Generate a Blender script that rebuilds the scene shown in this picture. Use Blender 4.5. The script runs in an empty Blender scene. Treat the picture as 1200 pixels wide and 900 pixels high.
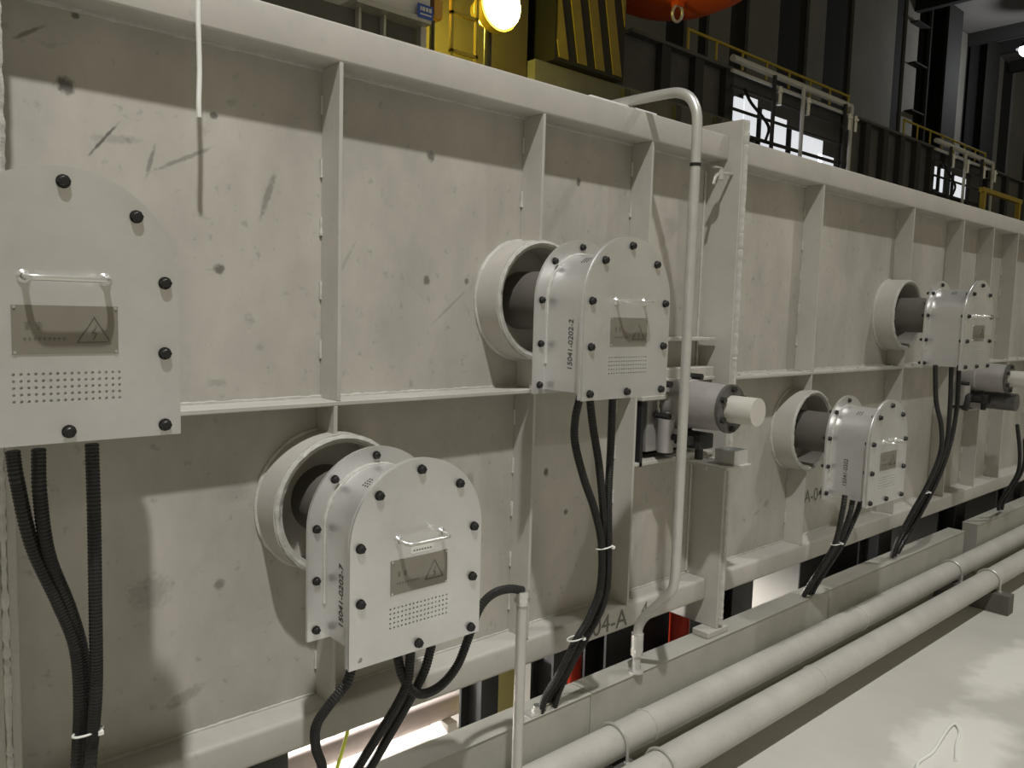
import bpy, bmesh, math, random
from mathutils import Vector, Matrix
random.seed(7)
SC = bpy.context.scene
COL = SC.collection
PI = math.pi

# ------------------------------------------------------------------ camera
cam = bpy.data.cameras.new('camera')
cam.sensor_fit = 'HORIZONTAL'
cam.sensor_width = 36.0
cam.lens = 36.0 * 938.4 / 1200.0
cam.clip_start = 0.02
cam.clip_end = 300
camo = bpy.data.objects.new('camera', cam)
COL.objects.link(camo)
_yaw, _pit, _rol = math.radians(41.707), math.radians(5.359), math.radians(1.639)
_f = Vector((math.sin(_yaw) * math.cos(_pit), math.cos(_yaw) * math.cos(_pit), -math.sin(_pit)))
_r = Vector((math.cos(_yaw), -math.sin(_yaw), 0))
_u = _r.cross(_f)
_r2 = _r * math.cos(_rol) + _u * math.sin(_rol)
_u2 = -_r * math.sin(_rol) + _u * math.cos(_rol)
camo.matrix_world = Matrix(((_r2.x, _u2.x, -_f.x, 0), (_r2.y, _u2.y, -_f.y, -1.7), (_r2.z, _u2.z, -_f.z, 1.5), (0, 0, 0, 1)))
SC.camera = camo

# ------------------------------------------------------------------ world, lamps, exposure
w = bpy.data.worlds.new('hall_air')
SC.world = w
w.use_nodes = True
w.node_tree.nodes['Background'].inputs[0].default_value = (1.0, 0.90, 0.64, 1)
w.node_tree.nodes['Background'].inputs[1].default_value = 0.17


def lamp(name, loc, power, color, radius):
    l = bpy.data.lights.new(name, 'POINT')
    l.energy = power
    l.color = color
    l.shadow_soft_size = radius
    o = bpy.data.objects.new(name, l)
    o.location = loc
    COL.objects.link(o)
    return o


def bay_lamp(x, power):
    l = bpy.data.lights.new('high_bay_lamp', 'SPOT')     # reflector lamp hanging over the aisle, shining straight down
    l.energy = power
    l.color = WARM
    l.spot_size = math.radians(122)
    l.spot_blend = 1.0
    l.shadow_soft_size = 0.09
    o = bpy.data.objects.new('high_bay_lamp', l)
    o.location = (x, -2.45, 6.55)
    COL.objects.link(o)


WARM = (1.0, 0.985, 0.95)
bay_lamp(-0.3, 960)
bay_lamp(5.4, 330)
bay_lamp(11.1, 330)
lamp('under_furnace_fill_light', (1.1, 0.95, 0.34), 55, (1.0, 0.95, 0.90), 0.04)  # unseen lights added to brighten the gap under the furnace
lamp('under_furnace_fill_light', (3.45, 0.95, 0.34), 28, (1.0, 0.95, 0.90), 0.04)
SC.view_settings.view_transform = 'Standard'
SC.view_settings.look = 'None'
SC.view_settings.gamma = 1
SC.view_settings.use_curve_mapping = False
SC.view_settings.exposure = 0.45


# ------------------------------------------------------------------ materials
def mat(name, color, rough=0.6, metal=0.0, mottle=0.0, scale=6.0, bump=0.0, bscale=60.0, emit=None, stretch=(1, 1, 1), dark=None, speck=0.0):
    m = bpy.data.materials.new(name)
    m.use_nodes = True
    nt = m.node_tree
    b = nt.nodes['Principled BSDF']
    b.inputs['Base Color'].default_value = (*color, 1)
    b.inputs['Roughness'].default_value = rough
    b.inputs['Metallic'].default_value = metal
    if emit:
        b.inputs['Emission Color'].default_value = (*emit[0], 1)
        b.inputs['Emission Strength'].default_value = emit[1]
    if mottle or bump or speck:
        tc = nt.nodes.new('ShaderNodeTexCoord')
        mp = nt.nodes.new('ShaderNodeMapping')
        mp.inputs['Scale'].default_value = stretch
        nt.links.new(tc.outputs['Object'], mp.inputs[0])
    last = None
    if mottle:
        n = nt.nodes.new('ShaderNodeTexNoise')
        n.inputs['Scale'].default_value = scale
        n.inputs['Detail'].default_value = 7
        n.inputs['Roughness'].default_value = 0.65
        nt.links.new(mp.outputs[0], n.inputs['Vector'])
        r = nt.nodes.new('ShaderNodeValToRGB')
        d = dark or tuple(c * (1 - mottle) for c in color)
        l = tuple(min(1, c * (1 + mottle * 0.7)) for c in color)
        r.color_ramp.elements[0].position = 0.3
        r.color_ramp.elements[0].color = (*d, 1)
        r.color_ramp.elements[1].position = 0.7
        r.color_ramp.elements[1].color = (*l, 1)
        nt.links.new(n.outputs['Fac'], r.inputs[0])
        last = r.outputs[0]
    if speck:
        n2 = nt.nodes.new('ShaderNodeTexNoise')
        n2.inputs['Scale'].default_value = 38
        n2.inputs['Detail'].default_value = 4
        nt.links.new(tc.outputs['Object'], n2.inputs['Vector'])
        r2 = nt.nodes.new('ShaderNodeValToRGB')
        r2.color_ramp.elements[0].position = 0.64
        r2.color_ramp.elements[0].color = (0, 0, 0, 1)
        r2.color_ramp.elements[1].position = 0.74
        r2.color_ramp.elements[1].color = (speck, speck, speck, 1)
        nt.links.new(n2.outputs['Fac'], r2.inputs[0])
        mx = nt.nodes.new('ShaderNodeMix')
        mx.data_type = 'RGBA'
        nt.links.new(r2.outputs[0], mx.inputs['Factor'])
        if last:
            nt.links.new(last, mx.inputs['A'])
        else:
            mx.inputs['A'].default_value = (*color, 1)
        mx.inputs['B'].default_value = (*(c * 0.35 for c in color), 1)
        last = mx.outputs['Result']
    if last:
        nt.links.new(last, b.inputs['Base Color'])
    if bump:
        n = nt.nodes.new('ShaderNodeTexNoise')
        n.inputs['Scale'].default_value = bscale
        n.inputs['Detail'].default_value = 5
        nt.links.new(tc.outputs['Object'], n.inputs['Vector'])
        bp = nt.nodes.new('ShaderNodeBump')
        bp.inputs['Strength'].default_value = bump
        bp.inputs['Distance'].default_value = 0.004
        nt.links.new(n.outputs['Fac'], bp.inputs['Height'])
        nt.links.new(bp.outputs[0], b.inputs['Normal'])
    return m


def add_marks(m, marks):
    """Scuffs and scratches of the painted plate at their own places: (x, z, half length, half width, angle, darkness)."""
    nt = m.node_tree
    b = nt.nodes['Principled BSDF']
    col = b.inputs['Base Color'].links[0].from_socket
    tc = nt.nodes.new('ShaderNodeNewGeometry')      # position on the plate
    nz = nt.nodes.new('ShaderNodeTexNoise')
    nz.inputs['Scale'].default_value = 110
    nz.inputs['Detail'].default_value = 4
    nt.links.new(tc.outputs['Position'], nz.inputs['Vector'])
    total = None
    for (x, z, a, bb, ang, dk) in marks:
        mp = nt.nodes.new('ShaderNodeMapping')
        mp.vector_type = 'TEXTURE'
        mp.inputs['Location'].default_value = (x, 0.085, z)
        mp.inputs['Rotation'].default_value = (0, -math.radians(ang), 0)
        mp.inputs['Scale'].default_value = (a, 1, bb)
        nt.links.new(tc.outputs['Position'], mp.inputs[0])
        ln = nt.nodes.new('ShaderNodeVectorMath')
        ln.operation = 'LENGTH'
        nt.links.new(mp.outputs[0], ln.inputs[0])
        ad = nt.nodes.new('ShaderNodeMath')
        ad.operation = 'ADD'
        nt.links.new(ln.outputs['Value'], ad.inputs[0])
        nt.links.new(nz.outputs['Fac'], ad.inputs[1])
        mr = nt.nodes.new('ShaderNodeMapRange')
        mr.inputs['From Min'].default_value = 0.95
        mr.inputs['From Max'].default_value = 1.45
        mr.inputs['To Min'].default_value = dk
        mr.inputs['To Max'].default_value = 0
        nt.links.new(ad.outputs[0], mr.inputs['Value'])
        if total is None:
            total = mr.outputs[0]
        else:
            mxm = nt.nodes.new('ShaderNodeMath')
            mxm.operation = 'MAXIMUM'
            nt.links.new(total, mxm.inputs[0])
            nt.links.new(mr.outputs[0], mxm.inputs[1])
            total = mxm.outputs[0]
    mx = nt.nodes.new('ShaderNodeMix')
    mx.data_type = 'RGBA'
    nt.links.new(total, mx.inputs['Factor'])
    nt.links.new(col, mx.inputs['A'])
    mx.inputs['B'].default_value = (0.07, 0.065, 0.055, 1)
    nt.links.new(mx.outputs['Result'], b.inputs['Base Color'])


PAINT = (0.465, 0.445, 0.40)
M = {}
M['web'] = mat('painted_web_plate', PAINT, 0.55, 0.0, 0.20, 3.2, 0.12, 25, stretch=(1.3, 1, 0.7), speck=0.35)
M['paint'] = mat('grey_paint', (0.49, 0.47, 0.43), 0.5, 0.0, 0.10, 5, 0.10, 40, speck=0.15)
M['weld'] = mat('painted_weld_bead', (0.56, 0.55, 0.52), 0.42, 0.15, 0.15, 40, 0.4, 160)
M['box'] = mat('box_aluminium_paint', (0.76, 0.755, 0.75), 0.33, 0.7, 0.12, 4, 0.05, 60, speck=0.06)
M['bright'] = mat('bright_steel', (0.75, 0.74, 0.72), 0.28, 0.8)
M['plate'] = mat('warning_plate_metal', (0.27, 0.255, 0.215), 0.35, 0.35, 0.08, 9)
M['engrave'] = mat('engraved_ink', (0.15, 0.14, 0.12), 0.6)
M['sticker'] = mat('white_sticker', (0.72, 0.72, 0.68), 0.5)
M['bolt'] = mat('black_oxide_bolt', (0.022, 0.021, 0.02), 0.45, 0.3)
M['bush'] = mat('bushing_dark', (0.13, 0.12, 0.105), 0.65, 0.0, 0.12, 10, 0.1, 80)
M['black'] = mat('black_plastic_conduit', (0.014, 0.013, 0.012), 0.5)
M['ink'] = mat('marker_ink', (0.045, 0.043, 0.04), 0.7)
M['chalk'] = mat('grease_pencil', (0.16, 0.155, 0.14), 0.8)
M['galv'] = mat('galvanised_pipe', (0.60, 0.59, 0.56), 0.38, 0.45, 0.10, 14)
M['tray'] = mat('tray_grey', (0.44, 0.43, 0.385), 0.5, 0.05, 0.14, 4, 0.1, 30, speck=0.1)
M['support'] = mat('support_painted_shade', (0.12, 0.115, 0.10), 0.7, 0, 0.2, 12)  # dark tone stands in for shade on the support's face
M['pipe'] = mat('floor_pipe_paint', (0.50, 0.485, 0.445), 0.6, 0.0, 0.12, 6, 0.25, 90, speck=0.12)
M['tie'] = mat('white_nylon_tie', (0.85, 0.85, 0.82), 0.4)
M['flange'] = mat('flange_grey', (0.13, 0.125, 0.12), 0.5, 0.3, 0.3, 20)
M['dark'] = mat('dark_cast_iron', (0.035, 0.033, 0.03), 0.55, 0.3, 0.3, 20)
M['valve'] = mat('valve_grey', (0.40, 0.385, 0.37), 0.5, 0.3, 0.15, 12)
M['stub'] = mat('machined_stub', (0.66, 0.64, 0.58), 0.45, 0.2)
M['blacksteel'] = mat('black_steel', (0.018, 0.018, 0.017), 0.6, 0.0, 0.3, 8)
M['red'] = mat('red_paint', (0.66, 0.055, 0.02), 0.4)
M['pink'] = mat('roller_pinkish_steel', (0.66, 0.56, 0.53), 0.5, 0.0, 0.1, 8)
M['yellowsheet'] = mat('yellow_film', (0.60, 0.54, 0.20), 0.5)
M['whitepaint'] = mat('white_paint', (0.82, 0.81, 0.80), 0.5)
M['earth'] = mat('earth_wire_green_yellow', (0.52, 0.60, 0.05), 0.5)
M['machine'] = mat('dark_machine_housing', (0.15, 0.147, 0.145), 0.8, 0.0, 0.25, 1.5)
M['machine_rib'] = mat('dark_machine_rib', (0.06, 0.06, 0.06), 0.8)
M['brown'] = mat('brown_glow_panel', (0.075, 0.06, 0.03), 0.7, 0, 0.2, 2)  # brown tint stands in for the floodlight's glow on the backing
M['hallwall'] = mat('hall_wall_dark', (0.02, 0.0205, 0.018), 0.9)
M['hallpanel'] = mat('hall_wall_panel', (0.22, 0.215, 0.185), 0.9, 0, 0.15, 0.5)
M['ceiling'] = mat('hall_ceiling', (0.17, 0.165, 0.15), 0.9)
M['yellow'] = mat('yellow_rail_paint', (0.62, 0.47, 0.06), 0.5)
M['hazy'] = mat('hazard_yellow', (0.22, 0.17, 0.035), 0.6, 0, 0.2, 4)
M['hazk'] = mat('hazard_black', (0.014, 0.013, 0.010), 0.6)
M['orange'] = mat('orange_paint', (0.80, 0.115, 0.012), 0.9, 0, 0.12, 2)
M['blue'] = mat('blue_sign', (0.06, 0.14, 0.55), 0.5)
M['lit'] = mat('lit_window', (0.8, 0.82, 0.85), 0.5, emit=((0.92, 0.95, 1.0), 0.52))
M['flood'] = mat('floodlight_glow', (1, 0.9, 0.4), 0.5, emit=((1.0, 0.93, 0.35), 14))
M['hl'] = mat('hall_lamp_glow', (1, 1, 1), 0.5, emit=((0.85, 0.88, 1.0), 8))
add_marks(M['web'], [
    (0.406, 1.908, .020, .022, 0, .85), (1.278, 1.899, .016, .018, 0, .75), (1.271, 1.571, .014, .018, 0, .7),
    (1.409, 1.573, .010, .012, 0, .7), (0.706, 1.57, .016, .014, 20, .75), (0.695, 1.902, .012, .010, 0, .8),
    (1.746, 0.99, .013, .018, 0, .9), (1.841, 0.847, .012, .014, 0, .8), (0.702, 0.846, .016, .016, 0, .55),
    (1.846, 1.903, .012, .018, 0, .75), (0.812, 1.247, .012, .006, 0, .7), (0.425, 2.044, .010, .008, 0, .8),
    (0.473, 1.817, .055, .004, 52, .8), (0.562, 1.785, .045, .006, 75, .5), (0.63, 1.80, .085, .006, 28, .45),
    (0.495, 1.82, .06, .012, 5, .25), (0.82, 1.745, .07, .010, 72, .45), (0.345, 1.993, .04, .005, 35, .6),
    (0.70, 1.315, .03, .012, 0, .25), (1.02, 1.60, .09, .006, 60, .22), (1.35, 1.50, .10, .005, 40, .25),
    (0.74, 1.06, .05, .035, 0, .16), (0.55, 0.86, .06, .05, 0, .3), (0.62, 0.60, .06, .02, 20, .3), (1.44, 1.0, .02, .03, 0, .3),
    (3.4, 1.42, .015, .05, 10, .3), (3.07, 0.70, .03, .02, 30, .3), (3.0, 0.67, .03, .01, 20, .3)])

# ------------------------------------------------------------------ mesh helpers
OFF = {}


def sm(bm, ang=32):
    pass


def obj(name, bm, material, parent=None, ang=32):
    """Link one bmesh (built in world coordinates, or in the thing's own coordinates when it has no offset) as one object."""
    off = OFF.get(parent.name, Vector()) if parent else Vector()
    if off.length:
        bmesh.ops.translate(bm, verts=bm.verts, vec=-off)
    bmesh.ops.recalc_face_normals(bm, faces=bm.faces)
    me = bpy.data.meshes.new(name)
    bm.to_mesh(me)
    bm.free()
    me.materials.append(material)
    for p in me.polygons:
        p.use_smooth = True
    me.set_sharp_from_angle(angle=math.radians(ang))
    o = bpy.data.objects.new(name, me)
    COL.objects.link(o)
    if parent:
        o.parent = parent
        OFF[o.name] = off
    return o


def place(name, me, loc, parent, rot=None):
    o = bpy.data.objects.new(name, me)
    COL.objects.link(o)
    off = OFF.get(parent.name, Vector()) if parent else Vector()
    o.location = Vector(loc) - off
    if rot:
        o.rotation_euler = rot
    if parent:
        o.parent = parent
    return o


def tag(o, label, cat, group=None, kind=None):
    o['label'] = label
    o['category'] = cat
    if group:
        o['group'] = group
    if kind:
        o['kind'] = kind
    return o


def thing(name, label, cat, loc=(0, 0, 0), group=None):
    o = bpy.data.objects.new(name, None)
    o.empty_display_size = 0.05
    COL.objects.link(o)
    o.location = loc
    OFF[o.name] = Vector(loc)
    return tag(o, label, cat, group)


def structure(o):
    o['kind'] = 'structure'
    return o


def B():
    return bmesh.new()


def box(bm, x0, x1, y0, y1, z0, z1, bev=0.0, seg=2):
    r = bmesh.ops.create_cube(bm, size=1)
    vs = r['verts']
    for v in vs:
        v.co = Vector(((x0 + x1) / 2 + v.co.x * (x1 - x0), (y0 + y1) / 2 + v.co.y * (y1 - y0), (z0 + z1) / 2 + v.co.z * (z1 - z0)))
    if bev > 0:
        es = list({e for v in vs for e in v.link_edges})
        bmesh.ops.bevel(bm, geom=es, offset=bev, segments=seg, affect='EDGES', profile=0.5)
    return bm


def frame(d):
    d = Vector(d).normalized()
    a = Vector((0, 0, 1)) if abs(d.z) < 0.9 else Vector((1, 0, 0))
    x = a.cross(d).normalized()
    return x, d.cross(x)


def cyl(bm, p0, p1, r0, r1=None, n=20, cap0=True, cap1=True):
    p0, p1 = Vector(p0), Vector(p1)
    r1 = r0 if r1 is None else r1
    x, y = frame(p1 - p0)
    a = [bm.verts.new(p0 + x * r0 * math.cos(t) + y * r0 * math.sin(t)) for t in (2 * PI * i / n for i in range(n))]
    b = [bm.verts.new(p1 + x * r1 * math.cos(t) + y * r1 * math.sin(t)) for t in (2 * PI * i / n for i in range(n))]
    for i in range(n):
        bm.faces.new((a[i], a[(i + 1) % n], b[(i + 1) % n], b[i]))
    if cap0:
        bm.faces.new(a[::-1])
    if cap1:
        bm.faces.new(b)
    return bm


def lathe(bm, origin, axis, prof, n=48, closed=False):
    """prof: list of (distance along axis, radius)."""
    o = Vector(origin)
    d = Vector(axis).normalized()
    x, y = frame(d)
    rings = []
    for (h, r) in prof:
        rings.append([bm.verts.new(o + d * h + (x * math.cos(t) + y * math.sin(t)) * r) for t in (2 * PI * i / n for i in range(n))])
    m = len(rings)
    for k in range(m if closed else m - 1):
        a, b = rings[k], rings[(k + 1) % m]
        for i in range(n):
            bm.faces.new((a[i], a[(i + 1) % n], b[(i + 1) % n], b[i]))
    return bm


def catmull(pts, step):
    P = [Vector(p) for p in pts]
    P = [P[0] * 2 - P[1]] + P + [P[-1] * 2 - P[-2]]
    out = []
    for i in range(1, len(P) - 2):
        a, b, c, d = P[i - 1], P[i], P[i + 1], P[i + 2]
        n = max(2, int((c - b).length / step))
        for k in range(n):
            t = k / n
            out.append(0.5 * ((2 * b) + (c - a) * t + (2 * a - 5 * b + 4 * c - d) * t * t + (3 * b - a - 3 * c + d) * t ** 3))
    out.append(P[-2])
    return out


def sweep(bm, pts, r, n=10, caps=True):
    """r: number or function of ring index"""
    pts = [Vector(p) for p in pts]
    t0 = (pts[1] - pts[0]).normalized()
    x, y = frame(t0)
    rings = []
    for i, p in enumerate(pts):
        t = (pts[min(i + 1, len(pts) - 1)] - pts[max(i - 1, 0)]).normalized()
        x = (x - t * x.dot(t)).normalized()
        y = t.cross(x)
        rr = r(i) if callable(r) else r
        rings.append([bm.verts.new(p + (x * math.cos(a) + y * math.sin(a)) * rr) for a in (2 * PI * k / n for k in range(n))])
    for a, b in zip(rings, rings[1:]):
        for i in range(n):
            bm.faces.new((a[i], a[(i + 1) % n], b[(i + 1) % n], b[i]))
    if caps:
        bm.faces.new(rings[0][::-1])
        bm.faces.new(rings[-1])
    return bm


def bead(bm, pts, r, n=7, rnd=0.25, seed=1):
    rg = random.Random(seed)
    return sweep(bm, pts, lambda i: r * (1 + rg.uniform(-rnd, rnd)), n)


def ringpts(c, axis, r, n=90):
    x, y = frame(axis)
    c = Vector(c)
    return [c + (x * math.cos(t) + y * math.sin(t)) * r for t in (2 * PI * i / n for i in range(n + 1))]


def plate2d(name, outline, holes, y0, y1, material, parent):
    """Flat plate in the XZ plane between y0 and y1 with real holes (list of (x, z, r, n))."""
    cu = bpy.data.curves.new('tmp', 'CURVE')
    cu.dimensions = '2D'
    cu.fill_mode = 'BOTH'
    cu.extrude = abs(y1 - y0) / 2

    def sp(pts):
        s = cu.splines.new('POLY')
        s.points.add(len(pts) - 1)
        for q, p in zip(s.points, pts):
            q.co = (p[0], p[1], 0, 1)
        s.use_cyclic_u = True
    sp(outline)
    for (x, z, r, n) in holes:
        sp([(x + r * math.cos(2 * PI * i / n), z + r * math.sin(2 * PI * i / n)) for i in range(n)])
    co = bpy.data.objects.new('tmp', cu)
    me0 = bpy.data.meshes.new_from_object(co)
    bm = B()
    bm.from_mesh(me0)
    ym = (y0 + y1) / 2
    for v in bm.verts:
        v.co = Vector((v.co.x, ym - v.co.z, v.co.y))
    bmesh.ops.remove_doubles(bm, verts=bm.verts, dist=1e-6)
    bpy.data.objects.remove(co)
    bpy.data.curves.remove(cu)
    bpy.data.meshes.remove(me0)
    return obj(name, bm, material, parent)


def arch(r, zc, z0, n=28):
    return [(-r, z0), (r, z0)] + [(r * math.cos(t), zc + r * math.sin(t)) for t in (PI * i / n for i in range(n + 1))]


def text(name, s, size, origin, right, up, material, parent, depth=0.0006, shear=0.0):
    cu = bpy.data.curves.new('tmp', 'FONT')
    cu.body = s
    cu.size = size
    cu.shear = shear
    cu.extrude = depth / 2
    co = bpy.data.objects.new('tmp', cu)
    me0 = bpy.data.meshes.new_from_object(co)
    bm = B()
    bm.from_mesh(me0)
    R, U = Vector(right), Vector(up)
    N = R.cross(U)
    o = Vector(origin)
    for v in bm.verts:
        c = v.co.copy()
        v.co = o + R * c.x + U * c.y + N * c.z
    bpy.data.objects.remove(co)
    bpy.data.curves.remove(cu)
    bpy.data.meshes.remove(me0)
    return obj(name, bm, material, parent)


def dup(root, loc, label, group=None):
    r = root.copy()
    COL.objects.link(r)
    OFF[r.name] = Vector(loc)
    r.location = loc
    r['label'] = label
    if group:
        r['group'] = group

    def rec(o, p):
        for ch in list(o.children):
            c = ch.copy()
            COL.objects.link(c)
            c.parent = p
            OFF[c.name] = Vector(loc)
            rec(ch, c)
    rec(root, r)
    return r


def hexbolt(r=0.0092, h=0.009, shank=0.02, nut=0.008):
    """Axis along -Y: head in front of y=0, shank and nut behind."""
    bm = B()
    cyl(bm, (0, 0, 0), (0, -0.0018, 0), r * 1.12, n=18)
    cyl(bm, (0, -0.0018, 0), (0, -h, 0), r, n=6)
    cyl(bm, (0, -h, 0), (0, -h - 0.0015, 0), r * 0.8, r * 0.6, n=12)
    if nut:
        cyl(bm, (0, shank, 0), (0, shank + nut, 0), r * 0.95, n=6)
        cyl(bm, (0, 0, 0), (0, shank + nut + 0.004, 0), r * 0.5, n=8)
    bmesh.ops.recalc_face_normals(bm, faces=bm.faces)
    me = bpy.data.meshes.new('bolt')
    bm.to_mesh(me)
    bm.free()
    me.materials.append(M['bolt'])
    return me

# ------------------------------------------------------------------ the hall
o = obj('floor', box(B(), -8, 75, -14, 16, -0.2, 0), None or mat('concrete_floor', (0.56, 0.545, 0.50), 0.75, 0, 0.10, 1.1, 0.15, 30, speck=0.05))
structure(o)
nt = o.data.materials[0].node_tree       # pale worn patches in the concrete
b_ = nt.nodes['Principled BSDF']
col_ = b_.inputs['Base Color'].links[0].from_socket
tc_ = nt.nodes.new('ShaderNodeTexCoord')
tot = None
nz_ = nt.nodes.new('ShaderNodeTexNoise')
nz_.inputs['Scale'].default_value = 9
nt.links.new(tc_.outputs['Object'], nz_.inputs['Vector'])
for (x, y, rx, ry) in ((3.02, -0.74, .36, .17), (3.9, -0.66, .42, .12), (2.2, -0.9, .3, .15), (6.5, -1.2, .8, .3)):
    mp_ = nt.nodes.new('ShaderNodeMapping')
    mp_.vector_type = 'TEXTURE'
    mp_.inputs['Location'].default_value = (x, y, -0.0)
    mp_.inputs['Scale'].default_value = (rx, ry, 1)
    nt.links.new(tc_.outputs['Object'], mp_.inputs[0])
    ln_ = nt.nodes.new('ShaderNodeVectorMath')
    ln_.operation = 'LENGTH'
    nt.links.new(mp_.outputs[0], ln_.inputs[0])
    ad_ = nt.nodes.new('ShaderNodeMath')
    nt.links.new(ln_.outputs['Value'], ad_.inputs[0])
    nt.links.new(nz_.outputs['Fac'], ad_.inputs[1])
    mr_ = nt.nodes.new('ShaderNodeMapRange')
    mr_.inputs['From Min'].default_value = 1.15
    mr_.inputs['From Max'].default_value = 1.65
    mr_.inputs['To Min'].default_value = 0.8
    mr_.inputs['To Max'].default_value = 0
    nt.links.new(ad_.outputs[0], mr_.inputs['Value'])
    if tot is None:
        tot = mr_.outputs[0]
    else:
        m_ = nt.nodes.new('ShaderNodeMath')
        m_.operation = 'MAXIMUM'
        nt.links.new(tot, m_.inputs[0])
        nt.links.new(mr_.outputs[0], m_.inputs[1])
        tot = m_.outputs[0]
mx_ = nt.nodes.new('ShaderNodeMix')
mx_.data_type = 'RGBA'
nt.links.new(tot, mx_.inputs['Factor'])
nt.links.new(col_, mx_.inputs['A'])
mx_.inputs['B'].default_value = (0.80, 0.785, 0.73, 1)
nt.links.new(mx_.outputs['Result'], b_.inputs['Base Color'])

wb = structure(obj('wall_back', box(B(), -8, 75, 14, 14.3, 0, 15.3), M['hallwall']))
for x0, x1 in ((8, 12), (13.2, 16.5), (17.6, 19.6), (20.6, 21.2), (21.75, 22.9), (23.95, 25.8), (27.8, 29.0), (31.15, 34.85), (35.9, 37.1), (41.4, 42.65), (44.6, 47.8), (49.6, 52), (53.5, 57), (59, 63), (65, 70)):
    obj('wall_panel', box(B(), x0, x1, 13.88, 14.0, 0.0, 15.25), M['hallpanel'], wb)
structure(obj('ceiling', box(B(), -8, 75, -14, 14.3, 15.3, 15.5), M['ceiling']))
structure(obj('wall_right', box(B(), 74.8, 75, -14, 14, 0, 15.3), M['hallwall']))
for x in (36.5, 42.6, 44.9, 48.5, 53, 58, 64):
    t = obj('roof_beam', box(B(), x, x + 0.35, -13.9, 13.85, 14.75, 15.3), M['hallwall'])
    tag(t, 'dark steel roof beam running across the far hall ceiling', 'beam', 'roof beams at the far end of the hall')
for x, w_, z1 in ((38.0, 1.55, 15.3), (43.0, 1.5, 15.0)):
    t = thing('hall_column', 'dark steel hall column standing against the %s far wall panels' % ('pale' if x < 40 else 'right-hand'), 'column', (x, 13.3, 0))
    bm = B()
    box(bm, x, x + w_, 13.0, 13.1, 0, z1)
    box(bm, x, x + w_, 13.75, 13.85, 0, z1)
    box(bm, x + w_ / 2 - .08, x + w_ / 2 + .08, 13.1, 13.75, 0, z1)
    obj('column_shaft', bm, M['hallwall'], t)
    obj('base_plate', box(B(), x - .1, x + w_ + .1, 12.9, 13.87, 0, .08), M['hallwall'], t)
bm = B()
cyl(bm, (37.55, 13.6, 0), (37.55, 13.6, 15.29), 0.10, n=10)
for z in (10.5, 12.5, 14.2):
    box(bm, 36.2, 37.6, 13.55, 13.87, z, z + .06)
tag(obj('downpipe', bm, M['hallwall']), 'thin dark vertical pipe on wall brackets left of the far column', 'pipe')


def hall_lamp(loc, r, label):
    t = thing('hall_lamp', label, 'lamp', loc)
    x, y, z = loc
    obj('lamp_shade', lathe(B(), (x, y, z + r * .9), (0, 0, -1), [(0, r * .25), (r * .3, r * .6), (r * .8, r)], 20), M['blacksteel'], t)
    bm = B()
    bmesh.ops.create_uvsphere(bm, u_segments=16, v_segments=10, radius=r * .72)
    bmesh.ops.translate(bm, verts=bm.verts, vec=(x, y, z))
    obj('bulb', bm, M['hl'], t)
    bm = B()
    cyl(bm, (x, y, z + r * .85), (x, y, 15.3), r * .08, n=8)
    obj('hanger', bm, M['blacksteel'], t)


hall_lamp((40.0, 10.5, 13.25), .42, 'bright bluish-white high bay lamp hanging at the right edge')
lamp('hall_lamp_light', (40.0, 10.5, 12.6), 250, (.93, .94, 1), .2)
hall_lamp((44.6, 13.3, 10.9), .20, 'small white lamp low on the far wall')

# dark ribbed machine behind the furnace
t = thing('ribbed_machine', 'long dark ribbed machine housing with lit windows behind the furnace', 'machine', (8.9, 7.2, 0))
obj('housing', box(B(), 8.9, 60, 6.1, 8.6, 0, 5.42), M['machine'], t)
xr = 9.6
while xr < 42:
    if not (11.75 < xr < 15.1):
        obj('rib', box(B(), xr, xr + .22, 5.98, 6.1, 0, 5.42), M['machine_rib'], t)
    xr += .82 if xr < 20 else 1.4
obj('top_ledge', box(B(), 8.9, 60, 5.96, 8.6, 5.42, 5.47), M['machine'], t)
for (x0, x1, z0, z1) in ((11.55, 11.80, 4.55, 5.05), (11.84, 12.22, 4.5, 5.12), (12.42, 12.72, 4.4, 5.0), (12.76, 13.18, 4.32, 4.95), (13.42, 13.66, 4.3, 4.85), (13.70, 14.5, 4.3, 4.8), (14.35, 14.95, 4.1, 4.55),
                         (19.5, 19.85, 4.55, 5.05), (20.15, 20.7, 4.5, 5.05), (21.0, 21.9, 4.5, 5.0)):
    f = obj('window_frame', box(B(), x0 - .03, x1 + .03, 6.03, 6.1, z0 - .03, z1 + .03), M['machine_rib'], t)
    obj('pane', box(B(), x0, x1, 6.0, 6.03, z0, z1), M['lit'], f)


def railing(name, label, x0, x1, y, z0, z1, n, m, r=.03, mids=1):
    t = thing(name, label, 'railing', (x0, y, z0))
    bm = B()
    cyl(bm, (x0, y, z1), (x1, y, z1), r, n=10)
    obj('top_rail', bm, m, t)
    for k in range(mids):
        zz = z0 + (z1 - z0) * (k + 1) / (mids + 1)
        bm = B()
        cyl(bm, (x0, y, zz), (x1, y, zz), r * .7, n=8)
        obj('mid_rail', bm, m, t)
    for i in range(n):
        x = x0 + r + (x1 - x0 - 2 * r) * i / (n - 1)
        bm = B()
        cyl(bm, (x, y, z0), (x, y, z1), r * .85, n=8)
        obj('post', bm, m, t)
    return t


railing('yellow_railing', 'yellow railing on top of the ribbed machine above the nearer lit windows', 11.4, 17.2, 6.9, 5.47, 6.28, 8, M['yellow'], .028)
railing('yellow_railing', 'yellow railing on top of the ribbed machine, far stretch near the small wall lamp', 20.0, 25.5, 6.9, 5.47, 6.28, 8, M['yellow'], .028)


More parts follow.
